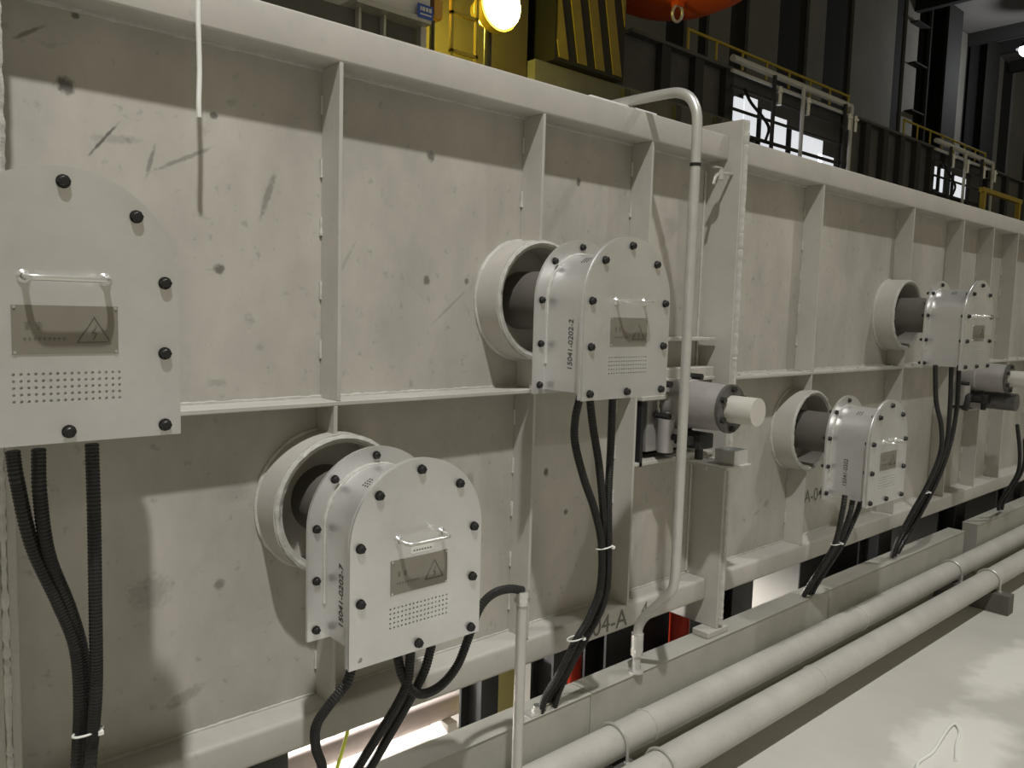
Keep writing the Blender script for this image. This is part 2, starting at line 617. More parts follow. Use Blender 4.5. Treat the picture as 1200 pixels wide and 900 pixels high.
def pipe_rack(label, x0, x1, xs):
    t = thing('pipe_rack', label, 'pipes', (x0, 5.85, 4.0))
    for z, r in ((5.55, .055), (5.36, .03), (5.12, .025), (4.78, .025), (4.42, .03)):
        bm = B()
        cyl(bm, (x0, 5.85, z), (x1, 5.85, z - (0.02 if z > 5.5 else 0)), r, n=10)
        obj('header_pipe', bm, M['whitepaint'] if z > 5.3 else M['machine_rib'], t)
    for i, x in enumerate(xs):
        bm = B()
        cyl(bm, (x, 5.78, 0), (x, 5.78, 5.5), .035, n=10)
        obj('riser_pipe', bm, M['whitepaint'] if i % 2 else M['machine_rib'], t)
        bm = B()
        cyl(bm, (x + .2, 5.8, 5.36), (x + .2, 5.8, 5.06), .045, n=10)
        cyl(bm, (x + .2, 5.8, 5.3), (x + .2, 5.8, 5.26), .075, n=10)
        obj('burner_valve', bm, M['bright'], t)
    bm = B()
    sweep(bm, catmull([(x0 + .3, 5.8, 5.12), (x0 + .35, 5.7, 4.9), (x0 + .7, 5.68, 4.72), (x0 + .95, 5.72, 4.6), (x0 + 1.0, 5.8, 4.42)], .05), .025, 8)
    obj('hose', bm, M['blacksteel'], t)
    return t


pipe_rack('white handrail-like pipe rack over the nearer lit windows', 11.2, 15.2, (12.35, 13.3, 14.85, 15.1))
pipe_rack('white handrail-like pipe rack over the farther lit windows', 19.3, 22.9, (20.0, 20.9, 22.0, 22.75))
t = thing('yellow_gate_frame', 'small yellow-brown frame standing past the farther lit windows', 'frame', (22.5, 5.6, 0))
obj('cross_bar', box(B(), 20.8, 23.6, 5.3, 5.4, 4.55, 4.65), M['yellow'], t)
for x in (20.9, 23.4):
    obj('upright', box(B(), x, x + .12, 5.3, 5.4, 0, 4.55), M['yellow'], t)

# dark cabinets, hazard-striped beam, orange hopper, floodlight behind the furnace
t = thing('equipment_cabinet', 'dark equipment cabinet behind the floodlight, coloured brown for its glow', 'cabinet', (3.0, 4.9, 0))
obj('cabinet_body', box(B(), 0.6, 5.42, 4.3, 5.6, 0, 5.3), M['brown'], t)
obj('cabinet_plinth', box(B(), 0.55, 5.42, 4.25, 5.6, 0, .12), M['blacksteel'], t)
t = thing('low_machine_base', 'dark grey machine base under the hazard stripes', 'machine', (7, 4.9, 0))
obj('base_body', box(B(), 5.44, 8.85, 4.20, 5.9, 0, 3.92), M['machine'], t)
for x in (6.7, 7.6, 8.4):
    obj('rib', box(B(), x, x + .1, 4.14, 4.20, 0, 3.88), M['machine_rib'], t)
t = thing('hazard_striped_beam', 'black and yellow hazard-striped beam end above the furnace', 'beam', (6.0, 4.5, 3.92))
obj('beam_end', box(B(), 5.60, 6.62, 4.1, 5.0, 3.93, 5.5), M['hazk'], t)
for k in range(6):
    x = 4.95 + k * .265
    bm = B()
    z0, z1 = 3.96, 5.4
    vs = []
    for yy in (4.085, 4.099):
        for (xx, zz) in ((x + .44, z0), (x + .57, z0), (x - .32 + .57, z1), (x - .32 + .44, z1)):
            vs.append(bm.verts.new((xx, yy, zz)))
    for q in ((0, 1, 2, 3), (7, 6, 5, 4), (0, 4, 5, 1), (1, 5, 6, 2), (2, 6, 7, 3), (3, 7, 4, 0)):
        bm.faces.new([vs[i] for i in q])
    bmesh.ops.bisect_plane(bm, geom=bm.verts[:] + bm.edges[:] + bm.faces[:], plane_co=(5.62, 0, 0), plane_no=(-1, 0, 0), clear_outer=True)
    bmesh.ops.bisect_plane(bm, geom=bm.verts[:] + bm.edges[:] + bm.faces[:], plane_co=(6.60, 0, 0), plane_no=(1, 0, 0), clear_outer=True)
    obj('yellow_stripe', bm, M['hazy'], t)
t = thing('orange_hopper', 'big orange hopper hanging at the top of the picture', 'hopper', (7.65, 4.3, 4.7))
bm = B()
lathe(bm, (7.68, 4.3, 5.0), (0, 0, 1), [(0, .01), (.0, .35), (.06, .60), (.18, .85), (.4, 1.0), (1.2, 1.03), (2.0, 1.03), (2.0, .01)], 40)
obj('bowl', bm, M['orange'], t)
bm = B()
sweep(bm, ringpts((7.55, 4.15, 4.87), (0, 1, .2), .085, 30), .018, 8, caps=False)
obj('lifting_ring', bm, M['galv'], t)
obj('lug', box(B(), 7.50, 7.60, 4.10, 4.2, 4.94, 5.03), M['orange'], t)
bm = B()
cyl(bm, (7.65, 4.3, 6.95), (7.65, 4.3, 14.7), .06, n=10)
obj('hoist_rope', bm, M['blacksteel'], t)

t = thing('floodlight', 'glaring yellow floodlight on a post above the furnace top', 'floodlight', (4.0, 3.2, 0))
bm = B()
lathe(bm, (4.02, 3.06, 3.755), (0, 1, 0), [(0, .01), (0, .185), (.08, .185), (.2, .10), (.24, .10), (.24, .01)], 32)
obj('lamp_housing', bm, M['yellow'], t)
bm = B()
cyl(bm, (4.02, 3.059, 3.755), (4.02, 3.02, 3.755), .165, n=32)
obj('lens', bm, M['flood'], t)
bm = B()
cyl(bm, (4.02, 3.2, 0), (4.02, 3.2, 3.64), .03, n=12)
obj('post', bm, M['blacksteel'], t)
lamp('floodlight_halo_light', (4.02, 3.62, 3.74), 60, (1.0, .85, .12), .12)  # extra light added behind the fixture for a yellow halo on the cabinet
t = thing('yellow_ladder_frame', 'yellow welded ladder frame beside the floodlight', 'ladder', (3.63, 3.05, 0))
for x in (3.52, 3.745):
    obj('stile', box(B(), x, x + .022, 3.0, 3.03, 0, 4.6), M['yellow'], t)
for z in (.4, 1.0, 1.6, 2.2, 2.8, 3.30, 3.56, 3.9, 4.3):
    obj('rung', box(B(), 3.52, 3.767, 3.0, 3.03, z, z + .022), M['yellow'], t)
t = thing('white_top_machine', 'grey machine with a white slab top and dark frame behind the furnace', 'machine', (2.9, 3.4, 0))
obj('white_slab', box(B(), 2.76, 3.34, 3.0, 3.9, 3.46, 3.95, .01), M['whitepaint'], t)
obj('slab_edge', box(B(), 2.74, 3.32, 2.96, 3.9, 3.42, 3.455), M['galv'], t)
obj('dark_body', box(B(), 2.0, 3.32, 3.1, 3.9, 0, 3.42), M['machine'], t)
for x, zz in ((2.80, 3.42), (2.99, 3.42), (3.29, 3.42)):
    obj('frame_post', box(B(), x, x + (.045 if x > 3.2 else .018), 3.04, 3.09, 0, zz), M['galv'], t)
obj('frame_rail', box(B(), 2.99, 3.3, 3.03, 3.07, 3.26, 3.285), M['galv'], t)
s = obj('name_sign', box(B(), 3.205, 3.33, 2.955, 2.965, 3.445, 3.535), M['blue'], t)
bm = B()
for k, (x, wd) in enumerate(((3.222, .012), (3.24, .02), (3.268, .018), (3.294, .02))):
    box(bm, x, x + wd, 2.952, 2.956, 3.492, 3.518)
box(bm, 3.222, 3.314, 2.952, 2.956, 3.465, 3.475)
obj('sign_lettering', bm, M['whitepaint'], s)
t = thing('orange_signal_box', 'amber signal box at the top edge between the blue sign and the ladder', 'signal box', (3.42, 3.1, 0))
obj('amber_case', box(B(), 3.385, 3.46, 3.02, 3.12, 3.50, 3.9, .008), mat('amber_case', (.75, .42, .07), .4), t)
obj('brown_back', box(B(), 3.36, 3.384, 3.02, 3.12, 3.52, 3.9), mat('brown_case', (.14, .05, .02), .5), t)
bm = B()
cyl(bm, (3.42, 3.09, 0), (3.42, 3.09, 3.5), .02, n=10)
obj('stand', bm, M['blacksteel'], t)

# ------------------------------------------------------------------ the furnace sections
ZT0, ZT1 = 2.056, 2.142        # top beam
ZB0, ZB1 = 0.423, 0.508        # bottom beam
ZS = 1.262                     # shelf
YW = 0.085                     # web plate
RS = 0.175                     # sleeve radius


def sleeve(t, x, z):
    bm = B()
    lathe(bm, (x, YW, z), (0, -1, 0), [(0, RS), (.095, RS), (.095, RS - .022), (0, RS - .022)], 64)
    s = obj('burner_sleeve', bm, M['paint'], t)
    bm = B()
    bead(bm, ringpts((x, YW - .094, z), (0, 1, 0), RS - .010, 110)[:-1] + [ringpts((x, YW - .094, z), (0, 1, 0), RS - .010, 110)[0]], .0085, 7, .22, int(x * 100))
    bead(bm, ringpts((x, YW - .003, z), (0, 1, 0), RS, 90), .006, 6, .2, 4)
    obj('weld_bead', bm, M['weld'], s)


def stitches(bm, x, z0, z1, step=.145, ln=.045, seed=0):
    rg = random.Random(seed)
    z = z1 - .05 - rg.uniform(0, .04)
    while z - ln > z0:
        bead(bm, [(x, YW - .003, z - ln * k / 5) for k in range(6)], .0045, 6, .3, int(z * 1000))
        z -= step + rg.uniform(-.015, .015)


def stiff(t, x, z0, z1, weld=True):
    s = obj('stiffener', box(B(), x - .005, x + .005, .0, YW, z0, z1, .0012, 1), M['paint'], t)
    if weld and z1 - z0 > .2:
        bm = B()
        stitches(bm, x - .006, z0, z1, seed=int(x * 50 + z0 * 10))
        w_ = obj('weld_stitches', bm, M['weld'], s)
        w_['kind'] = 'stuff'
    return s


def section(label, x0, x1, uppers, lowers, upslv, lowslv, hole=None):
    t = thing('furnace_section', label, 'furnace', ((x0 + x1) / 2, .6, 0), 'furnace casing sections')
    bm = B()
    y0, y1 = YW, YW + .01
    zt, zb = ZT0 + .03, ZB0 + .03
    if hole:
        hx0, hx1, hz0, hz1 = hole
        box(bm, x0, hx0, y0, y1, zb, zt)
        box(bm, hx1, x1, y0, y1, zb, zt)
        box(bm, hx0, hx1, y0, y1, zb, hz0)
        box(bm, hx0, hx1, y0, y1, hz1, zt)
    else:
        box(bm, x0, x1, y0, y1, zb, zt)
    obj('web_plate', bm, M['web'], t)
    obj('top_beam', box(B(), x0, x1, 0, YW + .03, ZT0, ZT1, .006, 3), M['paint'], t)
    obj('bottom_beam', box(B(), x0, x1, 0, YW + .03, ZB0, ZB1, .012, 4), M['paint'], t)
    obj('roof_plate', box(B(), x0, x1, YW + .03, 2.6, ZT1 - .02, ZT1 - .005), M['paint'], t)
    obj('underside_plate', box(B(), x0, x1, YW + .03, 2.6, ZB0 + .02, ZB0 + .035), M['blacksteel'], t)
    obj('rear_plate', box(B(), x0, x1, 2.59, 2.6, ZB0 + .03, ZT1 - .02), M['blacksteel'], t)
    xs = x1 - .005 if not hole else hole[0] - .005
    sh = B()
    box(sh, x0, xs, 0, YW, ZS - .006, ZS + .006, .002, 1)
    obj('shelf_flange', sh, M['paint'], t)
    bm = B()
    n = int((xs - x0) / .012)
    bead(bm, [(x0 + (xs - x0) * k / n, YW - .002, ZS + .008) for k in range(n + 1)], .0045, 5, .35, 3)
    n = int((x1 - x0) / .012)
    bead(bm, [(x0 + (x1 - x0) * k / n, YW - .002, ZT0 - .002) for k in range(n + 1)], .005, 5, .25, 5)
    bead(bm, [(x0 + (x1 - x0) * k / n, YW - .002, ZB1 + .002) for k in range(n + 1)], .004, 5, .3, 6)
    obj('seam_weld', bm, M['weld'], t)
    rg = random.Random(int(x1 * 10))
    if not hole:
        bm = B()
        x = x0 + .12
        while x < x1 - .3:
            ln = rg.uniform(.06, .11)
            bead(bm, [(x + ln * k / 8, .012, ZS + .0075) for k in range(9)], .0055, 6, .3, int(x * 99))
            x += rg.uniform(.2, .32)
        obj('shelf_weld', bm, M['weld'], t)
    for x in uppers:
        cut = [z for (sx, z) in upslv if abs(sx - x) < RS]
        if cut:
            sx, z = min(upslv, key=lambda q: abs(q[0] - x))
            h = math.sqrt(RS * RS - (sx - x) ** 2) - .002
            stiff(t, x, z + h, ZT0)
            stiff(t, x, ZS + .006, z - h, False)
        else:
            stiff(t, x, ZS + .006, ZT0)
    for x in lowers:
        cut = [z for (sx, z) in lowslv if abs(sx - x) < RS]
        if cut:
            sx, z = min(lowslv, key=lambda q: abs(q[0] - x))
            h = math.sqrt(RS * RS - (sx - x) ** 2) - .002
            stiff(t, x, z + h, ZS - .006, False)
            stiff(t, x, ZB1, z - h)
        else:
            stiff(t, x, ZB1, ZS - .006)
    for (x, z) in upslv + lowslv:
        sleeve(t, x, z)
    return t


XU = (.303, 1.614)
XL = (.964,)
ZU, ZL = 1.5255, 1.0145
hole = (2.115, 2.515, .995, 1.212)
s0 = section('sliver of furnace casing section at the left edge, beyond the left joint', -2.2, .259,
             (-1.66, -1.0, -.37), (-1.66, -1.0, -.37), [], [])
s1 = section('middle furnace casing section between both joints, with the three nearest boxes', .259, 2.528,
             (.961, 1.612, 2.103), (.953, 1.607, 2.072), [(x, ZU) for x in (.303 + .0001, 1.614)], [(.964, ZL)], hole)
s2 = section('farther furnace casing section, right of the joint beside the tall conduit', 2.572, 14,
             (3.241, 4.157, 4.815, 5.288, 5.72, 6.4, 7.1, 7.8, 8.6, 9.4), (3.235, 4.157, 4.815, 5.288, 5.72, 6.4, 7.1, 7.8, 8.6, 9.4),
             [(4.13, ZU)], [(3.245, ZL)])

# bolted end flange between the two sections
for (t, xa) in ((s1, 2.528), (s2, 2.553)):
    obj('end_flange', box(B(), xa, xa + .018, -.055, YW + .1, .325, 2.192, .002, 1), M['paint'], t)
for (t, xa) in ((s0, .236), (s1, .261)):
    for (za, zb) in ((.325, ZU - .176), (ZU + .176, 2.192)):
        obj('end_flange', box(B(), xa, xa + .016, -.055, YW, za, zb, .002, 1), M['paint'], t)
bm = B()
bead(bm, [(.2565, -.055, .34 + 1.0 * k / 120) for k in range(121)], .006, 7, .35, 29)
bead(bm, [(.270, -.056, 1.705 + .48 * k / 58) for k in range(59)], .0085, 7, .2, 30)
obj('flange_seam_weld', bm, M['weld'], s0)
bm = B()
n = 220
bead(bm, [(2.5495, -.057, .34 + 1.85 * k / n) for k in range(n + 1)], .0095, 7, .2, 9)
obj('flange_seam_weld', bm, M['weld'], s1)
obj('flange_foot', box(B(), 2.47, 2.60, -.06, .012, .3005, .325, .003, 1), M['paint'], s1)
bm = B()
n = 60
bead(bm, [(2.51, YW - .004, .52 + 1.5 * k / n) for k in range(n + 1)], .004, 6, .25, 19)
obj('corner_weld', bm, M['weld'], s1)
obj('top_cover_plate', box(B(), 1.86, 2.19, .06, .5, 2.142, 2.168, .003, 1), M['whitepaint'], s1)
# burner port: shelves and recess between the last stiffener and the joint
obj('port_shelf', box(B(), 2.108, 2.512, 0, YW, 1.405, 1.417, .002, 1), M['paint'], s1)
obj('port_bar', box(B(), 2.108, 2.512, .004, YW, 1.262, 1.31, .003, 1), M['paint'], s1)
obj('port_bar', box(B(), 2.108, 2.512, -.004, .02, 1.262, 1.276, .003, 1), M['paint'], s1)
obj('port_lintel', box(B(), 2.09, 2.235, -.012, YW, 1.205, 1.222, .003, 1), M['paint'], s1)
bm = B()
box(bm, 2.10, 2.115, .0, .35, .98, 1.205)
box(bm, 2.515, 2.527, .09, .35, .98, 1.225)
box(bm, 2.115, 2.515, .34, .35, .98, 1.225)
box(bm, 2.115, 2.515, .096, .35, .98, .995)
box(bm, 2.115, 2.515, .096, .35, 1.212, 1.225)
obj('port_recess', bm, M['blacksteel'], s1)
obj('port_sill', box(B(), 2.078, 2.527, 0, YW, .982, .995, .002, 1), M['paint'], s1)
for x in (.55, 1.575, 1.89, 2.2, 3.0, 4.4, 5.5, 6.6):
    bm = B()
    wd = .07 if x < 2 else .16
    box(bm, x - wd / 2, x + wd / 2, .13, .14, 0, .445)
    box(bm, x - wd / 2, x + wd / 2, .23, .24, 0, .445)
    box(bm, x - .008, x + .008, .14, .23, 0, .445)
    obj('support_leg', bm, M['blacksteel'], s1 if x < 2.5 else s2)

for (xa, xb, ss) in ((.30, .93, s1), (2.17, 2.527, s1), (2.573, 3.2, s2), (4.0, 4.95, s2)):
    obj('gap_light_baffle', box(B(), xa, xb, .40 if xa > 1 else .20, .406 if xa > 1 else .206, 0, .445), M['blacksteel'], ss)  # dark baffles added to block the fill light in the gap
# handwriting on the casing
text('painted_number', '-04-A', .088, (1.868, -.0008, .438), (1, 0, 0), (0, 0, 1), M['chalk'], s1)
text('painted_number', '4', .075, (2.145, -.0008, .445), (1, 0, 0), (0, 0, 1), M['chalk'], s1)
text('painted_number', 'A-04', .085, (3.395, YW - .0008, .655), (1, 0, 0), (0, 0, 1), M['chalk'], s2)

# ------------------------------------------------------------------ terminal boxes
W2, H = .1675, .416
ZC = H - W2
RB = .127
BOLT = hexbolt()
BOLTS = hexbolt(.0085, .008, .016, .007)


def terminal_box():
    """Local frame: x across, y depth (world y), z up from the box bottom."""
    t = thing('terminal_box', 'proto', 'terminal box', (0, 0, 0), 'terminal boxes on the furnace wall')
    bm = B()
    cyl(bm, (0, YW, ZC), (0, -.155, ZC), .085, n=48)
    obj('bushing_tube', bm, M['bush'], t)
    plate = plate2d('back_plate', arch(W2, ZC, 0), [], -.155, -.163, M['box'], t)
    pos = [(.1475 * math.cos(math.radians(a)), ZC + .1475 * math.sin(math.radians(a))) for a in (0, 45, 90, 135, 180)]
    pos += [(s * .1475, ZC - d) for s in (-1, 1) for d in (.115, .225)]
    for (x, z) in pos:
        place('bolt', BOLTS, (x, -.163, z), plate)
    bm = B()
    o_ = arch(RB, ZC, .012, 36)
    a = [bm.verts.new((x, -.163, z)) for x, z in o_]
    b = [bm.verts.new((x, -.33, z)) for x, z in o_]
    i_ = arch(RB - .003, ZC, .015, 36)
    c = [bm.verts.new((x, -.33, z)) for x, z in i_]
    d = [bm.verts.new((x, -.163, z)) for x, z in i_]
    n = len(a)
    for k in range(n):
        j = (k + 1) % n
        bm.faces.new((a[k], a[j], b[j], b[k]))
        bm.faces.new((b[k], b[j], c[j], c[k]))
        bm.faces.new((c[k], c[j], d[j], d[k]))
    body = obj('body', bm, M['box'], t)
    bm = B()
    w_ = arch(RB + .001, ZC, .06, 60)[2:]
    pts = [(RB + .001, -.1645, .07)] + [(x, -.1645, z) for x, z in w_] + [(-RB - .001, -.1645, z) for z in [ZC - k * .012 for k in range(1, 15)]]
    bead(bm, pts, .0042, 6, .25, 21)
    obj('weld_bead', bm, M['weld'], body)
    # small vent grid on the rounded top of the body
    bm = B()
    for i in range(4):
        for j in range(3):
            an = math.radians(118 + i * 3)
            p = Vector((RB * math.cos(an), -.235 - j * .009, ZC + RB * math.sin(an)))
            nn = Vector((math.cos(an), 0, math.sin(an)))
            cyl(bm, p - nn * .001, p + nn * .0006, .0022, n=6)
    v = obj('vent_dots', bm, M['bolt'], body)
    v['kind'] = 'stuff'
    fl = plate2d('front_flange', arch(W2, ZC, 0), [], -.322, -.328, M['box'], t)
    # ring-shaped flange would be hidden; the cover in front carries the holes
    holes = []
    for i in range(16):
        for j in range(5):
            holes.append((-.0715 + i * .00967, ZC - .1425 - j * .0102, .0023, 8))
    holes.append((-.1425, .016, .006, 12))
    cover = plate2d('cover', arch(W2 + .0005, ZC, -.001), holes, -.334, -.340, M['box'], t)
    gasket = plate2d('gasket', arch(W2 - .003, ZC, .002), [], -.328, -.334, M['box'], t)
    cp = [(.145 * math.cos(math.radians(a_)), ZC + .145 * math.sin(math.radians(a_))) for a_ in (0, 45, 90, 135, 180)]
    cp += [(s * .1435, ZC - .1145) for s in (-1, 1)] + [(.1425, ZC - .2325), (0, ZC - .2325)]
    for (x, z) in cp:
        place('bolt', BOLT, (x, -.340, z), cover)
    bm = B()
    zz = ZC + .002
    h = [(-.055, -.339, zz), (-.055, -.356, zz), (-.054, -.368, zz - .001), (-.048, -.376, zz - .002), (-.036, -.379, zz - .002),
         (0, -.379, zz - .002), (.036, -.379, zz - .002), (.048, -.376, zz - .002), (.054, -.368, zz - .001), (.055, -.356, zz), (.055, -.339, zz)]
    sweep(bm, catmull(h, .004), .0046, 10)
    hd = obj('handle', bm, M['bright'], t)
    for s in (-1, 1):
        bm = B()
        lathe(bm, (s * .055, -.339, zz), (0, -1, 0), [(0, .0105), (.004, .009), (.008, .0055)], 14)
        obj('handle_weld', bm, M['bright'], hd)
    zp = ZC - .0765
    wp = obj('warning_plate', box(B(), -.0725, .0725, -.3415, -.340, zp - .0365, zp + .0365), M['plate'], t)
    bm = B()
    tri = [Vector((.038 + .027 * math.cos(a_), -.3418, zp - .006 + .027 * math.sin(a_))) for a_ in (PI / 2, PI / 2 + 2 * PI / 3, PI / 2 + 4 * PI / 3)]
    for k in range(3):
        cyl(bm, tri[k], tri[(k + 1) % 3], .0011, n=6)
    zg = [Vector((.038 + x, -.3418, zp - .006 + z)) for x, z in ((.003, .012), (-.003, .001), (.004, .001), (-.001, -.009))]
    for k in range(3):
        cyl(bm, zg[k], zg[k + 1], .001, n=6)
    obj('warning_symbol', bm, M['engrave'], wp)
    bm = B()
    rg = random.Random(5)
    for cx in (-.052, -.037):            # two large worn characters, then a worn line of small ones
        for k in range(4):
            z = zp + .001 + k * .003
            box(bm, cx - .005 + rg.uniform(0, .002), cx + .005 - rg.uniform(0, .002), -.3419, -.3414, z, z + .0011)
        box(bm, cx - .0006, cx + .0006, -.3419, -.3414, zp, zp + .012)
    for k in range(9):
        x = -.058 + k * .0065
        box(bm, x, x + .0042, -.3419, -.3414, zp - .014, zp - .0125)
        box(bm, x + .0015, x + .0026, -.3419, -.3414, zp - .017, zp - .011)
    obj('worn_lettering', bm, M['engrave'], wp)
    bm = B()
    for sx in (-1, 1):
        for sz in (-1, 1):
            cyl(bm, (sx * .069, -.340, zp + sz * .0335), (sx * .069, -.3428, zp + sz * .0335), .0022, n=8)
    obj('rivet', bm, M['bright'], wp)
    return t


proto = terminal_box()
boxes = {}
spec = [('LB', .303, ZU, 'terminal box cut by the left edge, upper row, largest of the arched grey boxes'),
        ('L', .964, ZL, 'arched grey terminal box lowest and nearest centre-left, with white sticker under its handle'),
        ('U', 1.614, ZU, 'arched grey terminal box in the upper middle, beside the tall bent steel conduit'),
        ('FL', 3.245, ZL, 'small arched terminal box in the lower row past the flanged burner pipe'),
        ('FU', 4.13, ZU, 'farthest arched terminal box, upper row near the right edge')]
for i, (k, x, zc, lab) in enumerate(spec):
    loc = (x, 0, zc - ZC)
    if i == 0:
        proto.location = loc
        proto['label'] = lab
        for o_ in [proto] + list(proto.children) + [c for p in proto.children for c in p.children]:
            OFF[o_.name] = Vector(loc)
        boxes[k] = proto
    else:
        boxes[k] = dup(proto, loc, lab)


def child(t, name):
    return [c for c in t.children if c.name.split('.')[0] == name][0]


for k, s_, zz, yy, sz in (('L', '15041-0202-7', .046, -.243, .0245), ('U', '15041-0202-2', .068, -.262, .0235), ('FL', '15041-0202', .06, -.236, .0235)):
    x, zc = [(q[1], q[2]) for q in spec if q[0] == k][0]
    text('handwritten_number', s_, sz, (x - RB - .0006, yy, zc - ZC + zz), (0, 0, 1), (0, 1, 0), M['ink'], child(boxes[k], 'body'), shear=.1)
x, zc = .964, ZL
st = obj('sticker', box(B(), x - .022, x + .036, -.3408, -.340, zc - .0335, zc - .0195), M['sticker'], boxes['L'])
bm = B()
for q in range(7):
    box(bm, x - .017 + q * .007, x - .0125 + q * .007, -.3411, -.3407, zc - .0285, zc - .0255)
obj('sticker_print', bm, M['engrave'], st)
# the tenth bolt sits in the corner of the other covers
for k in ('LB', 'U', 'FL', 'FU'):
    x, zc = [(q[1], q[2]) for q in spec if q[0] == k][0]
    place('bolt', BOLT, (x - .1425, -.340, zc - ZC + .016), child(boxes[k], 'cover'))

# ------------------------------------------------------------------ flexible conduits
PATHS = {
 'LB1': [(0.243, -0.25, 1.255), (0.248, -0.25, 1.204), (0.269, -0.235, 1.093), (0.307, -0.22, 0.986), (0.337, -0.2, 0.889), (0.348, -0.17, 0.765), (0.35, -0.13, 0.633), (0.35, -0.059, 0.3)],
 'LB2': [(0.279, -0.25, 1.255), (0.279, -0.25, 1.179), (0.292, -0.235, 1.074), (0.325, -0.215, 0.97), (0.349, -0.19, 0.875), (0.362, -0.16, 0.756), (0.365, -0.12, 0.622), (0.365, -0.054, 0.3)],
 'LB3': [(0.357, -0.25, 1.256), (0.358, -0.25, 1.14), (0.361, -0.235, 0.986), (0.367, -0.205, 0.82), (0.366, -0.18, 0.715), (0.365, -0.16, 0.641), (0.365, -0.072, 0.3)],
 'L1': [(0.864, -0.235, 0.714), (0.85, -0.235, 0.683), (0.821, -0.22, 0.642), (0.805, -0.19, 0.587), (0.825, -0.15, 0.511), (0.869, -0.1, 0.412), (0.869, -0.045, 0.3)],
 'L2': [(1.007, -0.25, 0.718), (0.999, -0.25, 0.648), (0.985, -0.22, 0.575), (0.974, -0.16, 0.481), (0.962, -0.09, 0.372), (0.962, -0.041, 0.3)],
 'L3': [(1.066, -0.25, 0.719), (1.046, -0.25, 0.661), (1.025, -0.22, 0.583), (1.012, -0.16, 0.478), (1.0, -0.09, 0.362), (1.0, -0.041, 0.3)],
 'L4': [(0.992, -0.22, 0.704), (0.991, -0.24, 0.667), (1.011, -0.25, 0.628), (1.047, -0.25, 0.607), (1.104, -0.24, 0.607), (1.159, -0.23, 0.636), (1.191, -0.23, 0.696), (1.224, -0.23, 0.763), (1.267, -0.23, 0.791), (1.321, -0.23, 0.792), (1.366, -0.23, 0.778)],
 'U1': [(1.535, -0.25, 1.276), (1.519, -0.25, 1.214), (1.522, -0.25, 1.15), (1.56, -0.25, 1.053), (1.62, -0.24, 0.953), (1.666, -0.23, 0.841), (1.7, -0.2, 0.702), (1.69, -0.17, 0.605), (1.668, -0.14, 0.531), (1.646, -0.1, 0.424), (1.62, -0.075, 0.356), (1.61, -0.062, 0.297)],
 'U2': [(1.571, -0.25, 1.274), (1.589, -0.25, 1.19), (1.619, -0.25, 1.082), (1.656, -0.24, 0.943), (1.697, -0.215, 0.832), (1.736, -0.185, 0.69), (1.729, -0.155, 0.591), (1.703, -0.125, 0.509), (1.678, -0.09, 0.41), (1.653, -0.06, 0.339), (1.638, -0.045, 0.287)],
 'U3': [(1.664, -0.25, 1.274), (1.665, -0.25, 1.137), (1.669, -0.245, 0.991), (1.695, -0.23, 0.836), (1.73, -0.2, 0.695), (1.734, -0.17, 0.608), (1.719, -0.14, 0.536), (1.696, -0.1, 0.436), (1.671, -0.075, 0.348), (1.666, -0.06, 0.289)],
 'FL1': [(3.081, -0.25, 0.801), (3.069, -0.25, 0.734), (3.112, -0.21, 0.595), (3.137, -0.15, 0.478), (3.157, -0.09, 0.373), (3.189, -0.05, 0.306)],
 'FL2': [(3.156, -0.25, 0.784), (3.131, -0.25, 0.707), (3.164, -0.2, 0.577), (3.181, -0.14, 0.464), (3.206, -0.08, 0.364), (3.245, -0.04, 0.298)],
 'FL3': [(3.234, -0.25, 0.766), (3.191, -0.25, 0.702), (3.173, -0.21, 0.574), (3.19, -0.15, 0.464), (3.217, -0.09, 0.361), (3.263, -0.05, 0.305)],
 'FU1': [(3.887, -0.25, 1.298), (3.93, -0.25, 1.13), (4.016, -0.25, 1.004), (4.058, -0.24, 0.875), (4.023, -0.21, 0.725), (4.039, -0.14, 0.566), (4.042, -0.08, 0.414), (4.073, -0.045, 0.312)],
 'FU2': [(4.08, -0.25, 1.301), (4.105, -0.25, 1.079), (4.125, -0.24, 0.911), (4.129, -0.2, 0.744), (4.117, -0.13, 0.552), (4.121, -0.065, 0.397), (4.139, -0.03, 0.305)],
 'FU3': [(4.179, -0.25, 1.291), (4.192, -0.25, 1.074), (4.17, -0.24, 0.898), (4.137, -0.21, 0.728), (4.127, -0.14, 0.531), (4.126, -0.08, 0.39), (4.142, -0.045, 0.317)],
 'FN1': [(5.229, -0.22, 0.917), (5.319, -0.22, 0.748), (5.392, -0.2, 0.62), (5.422, -0.15, 0.503), (5.458, -0.1, 0.409), (5.575, -0.06, 0.335)],
 'FN2': [(5.393, -0.22, 0.818), (5.493, -0.2, 0.65), (5.528, -0.15, 0.516), (5.535, -0.1, 0.409), (5.673, -0.05, 0.324)],
 'TIES': [(0.36, -0.17, 0.717), (1.682, -0.225, 0.835), (1.671, -0.137, 0.54), (3.126, -0.207, 0.585), (4.044, -0.19, 0.672)],
}

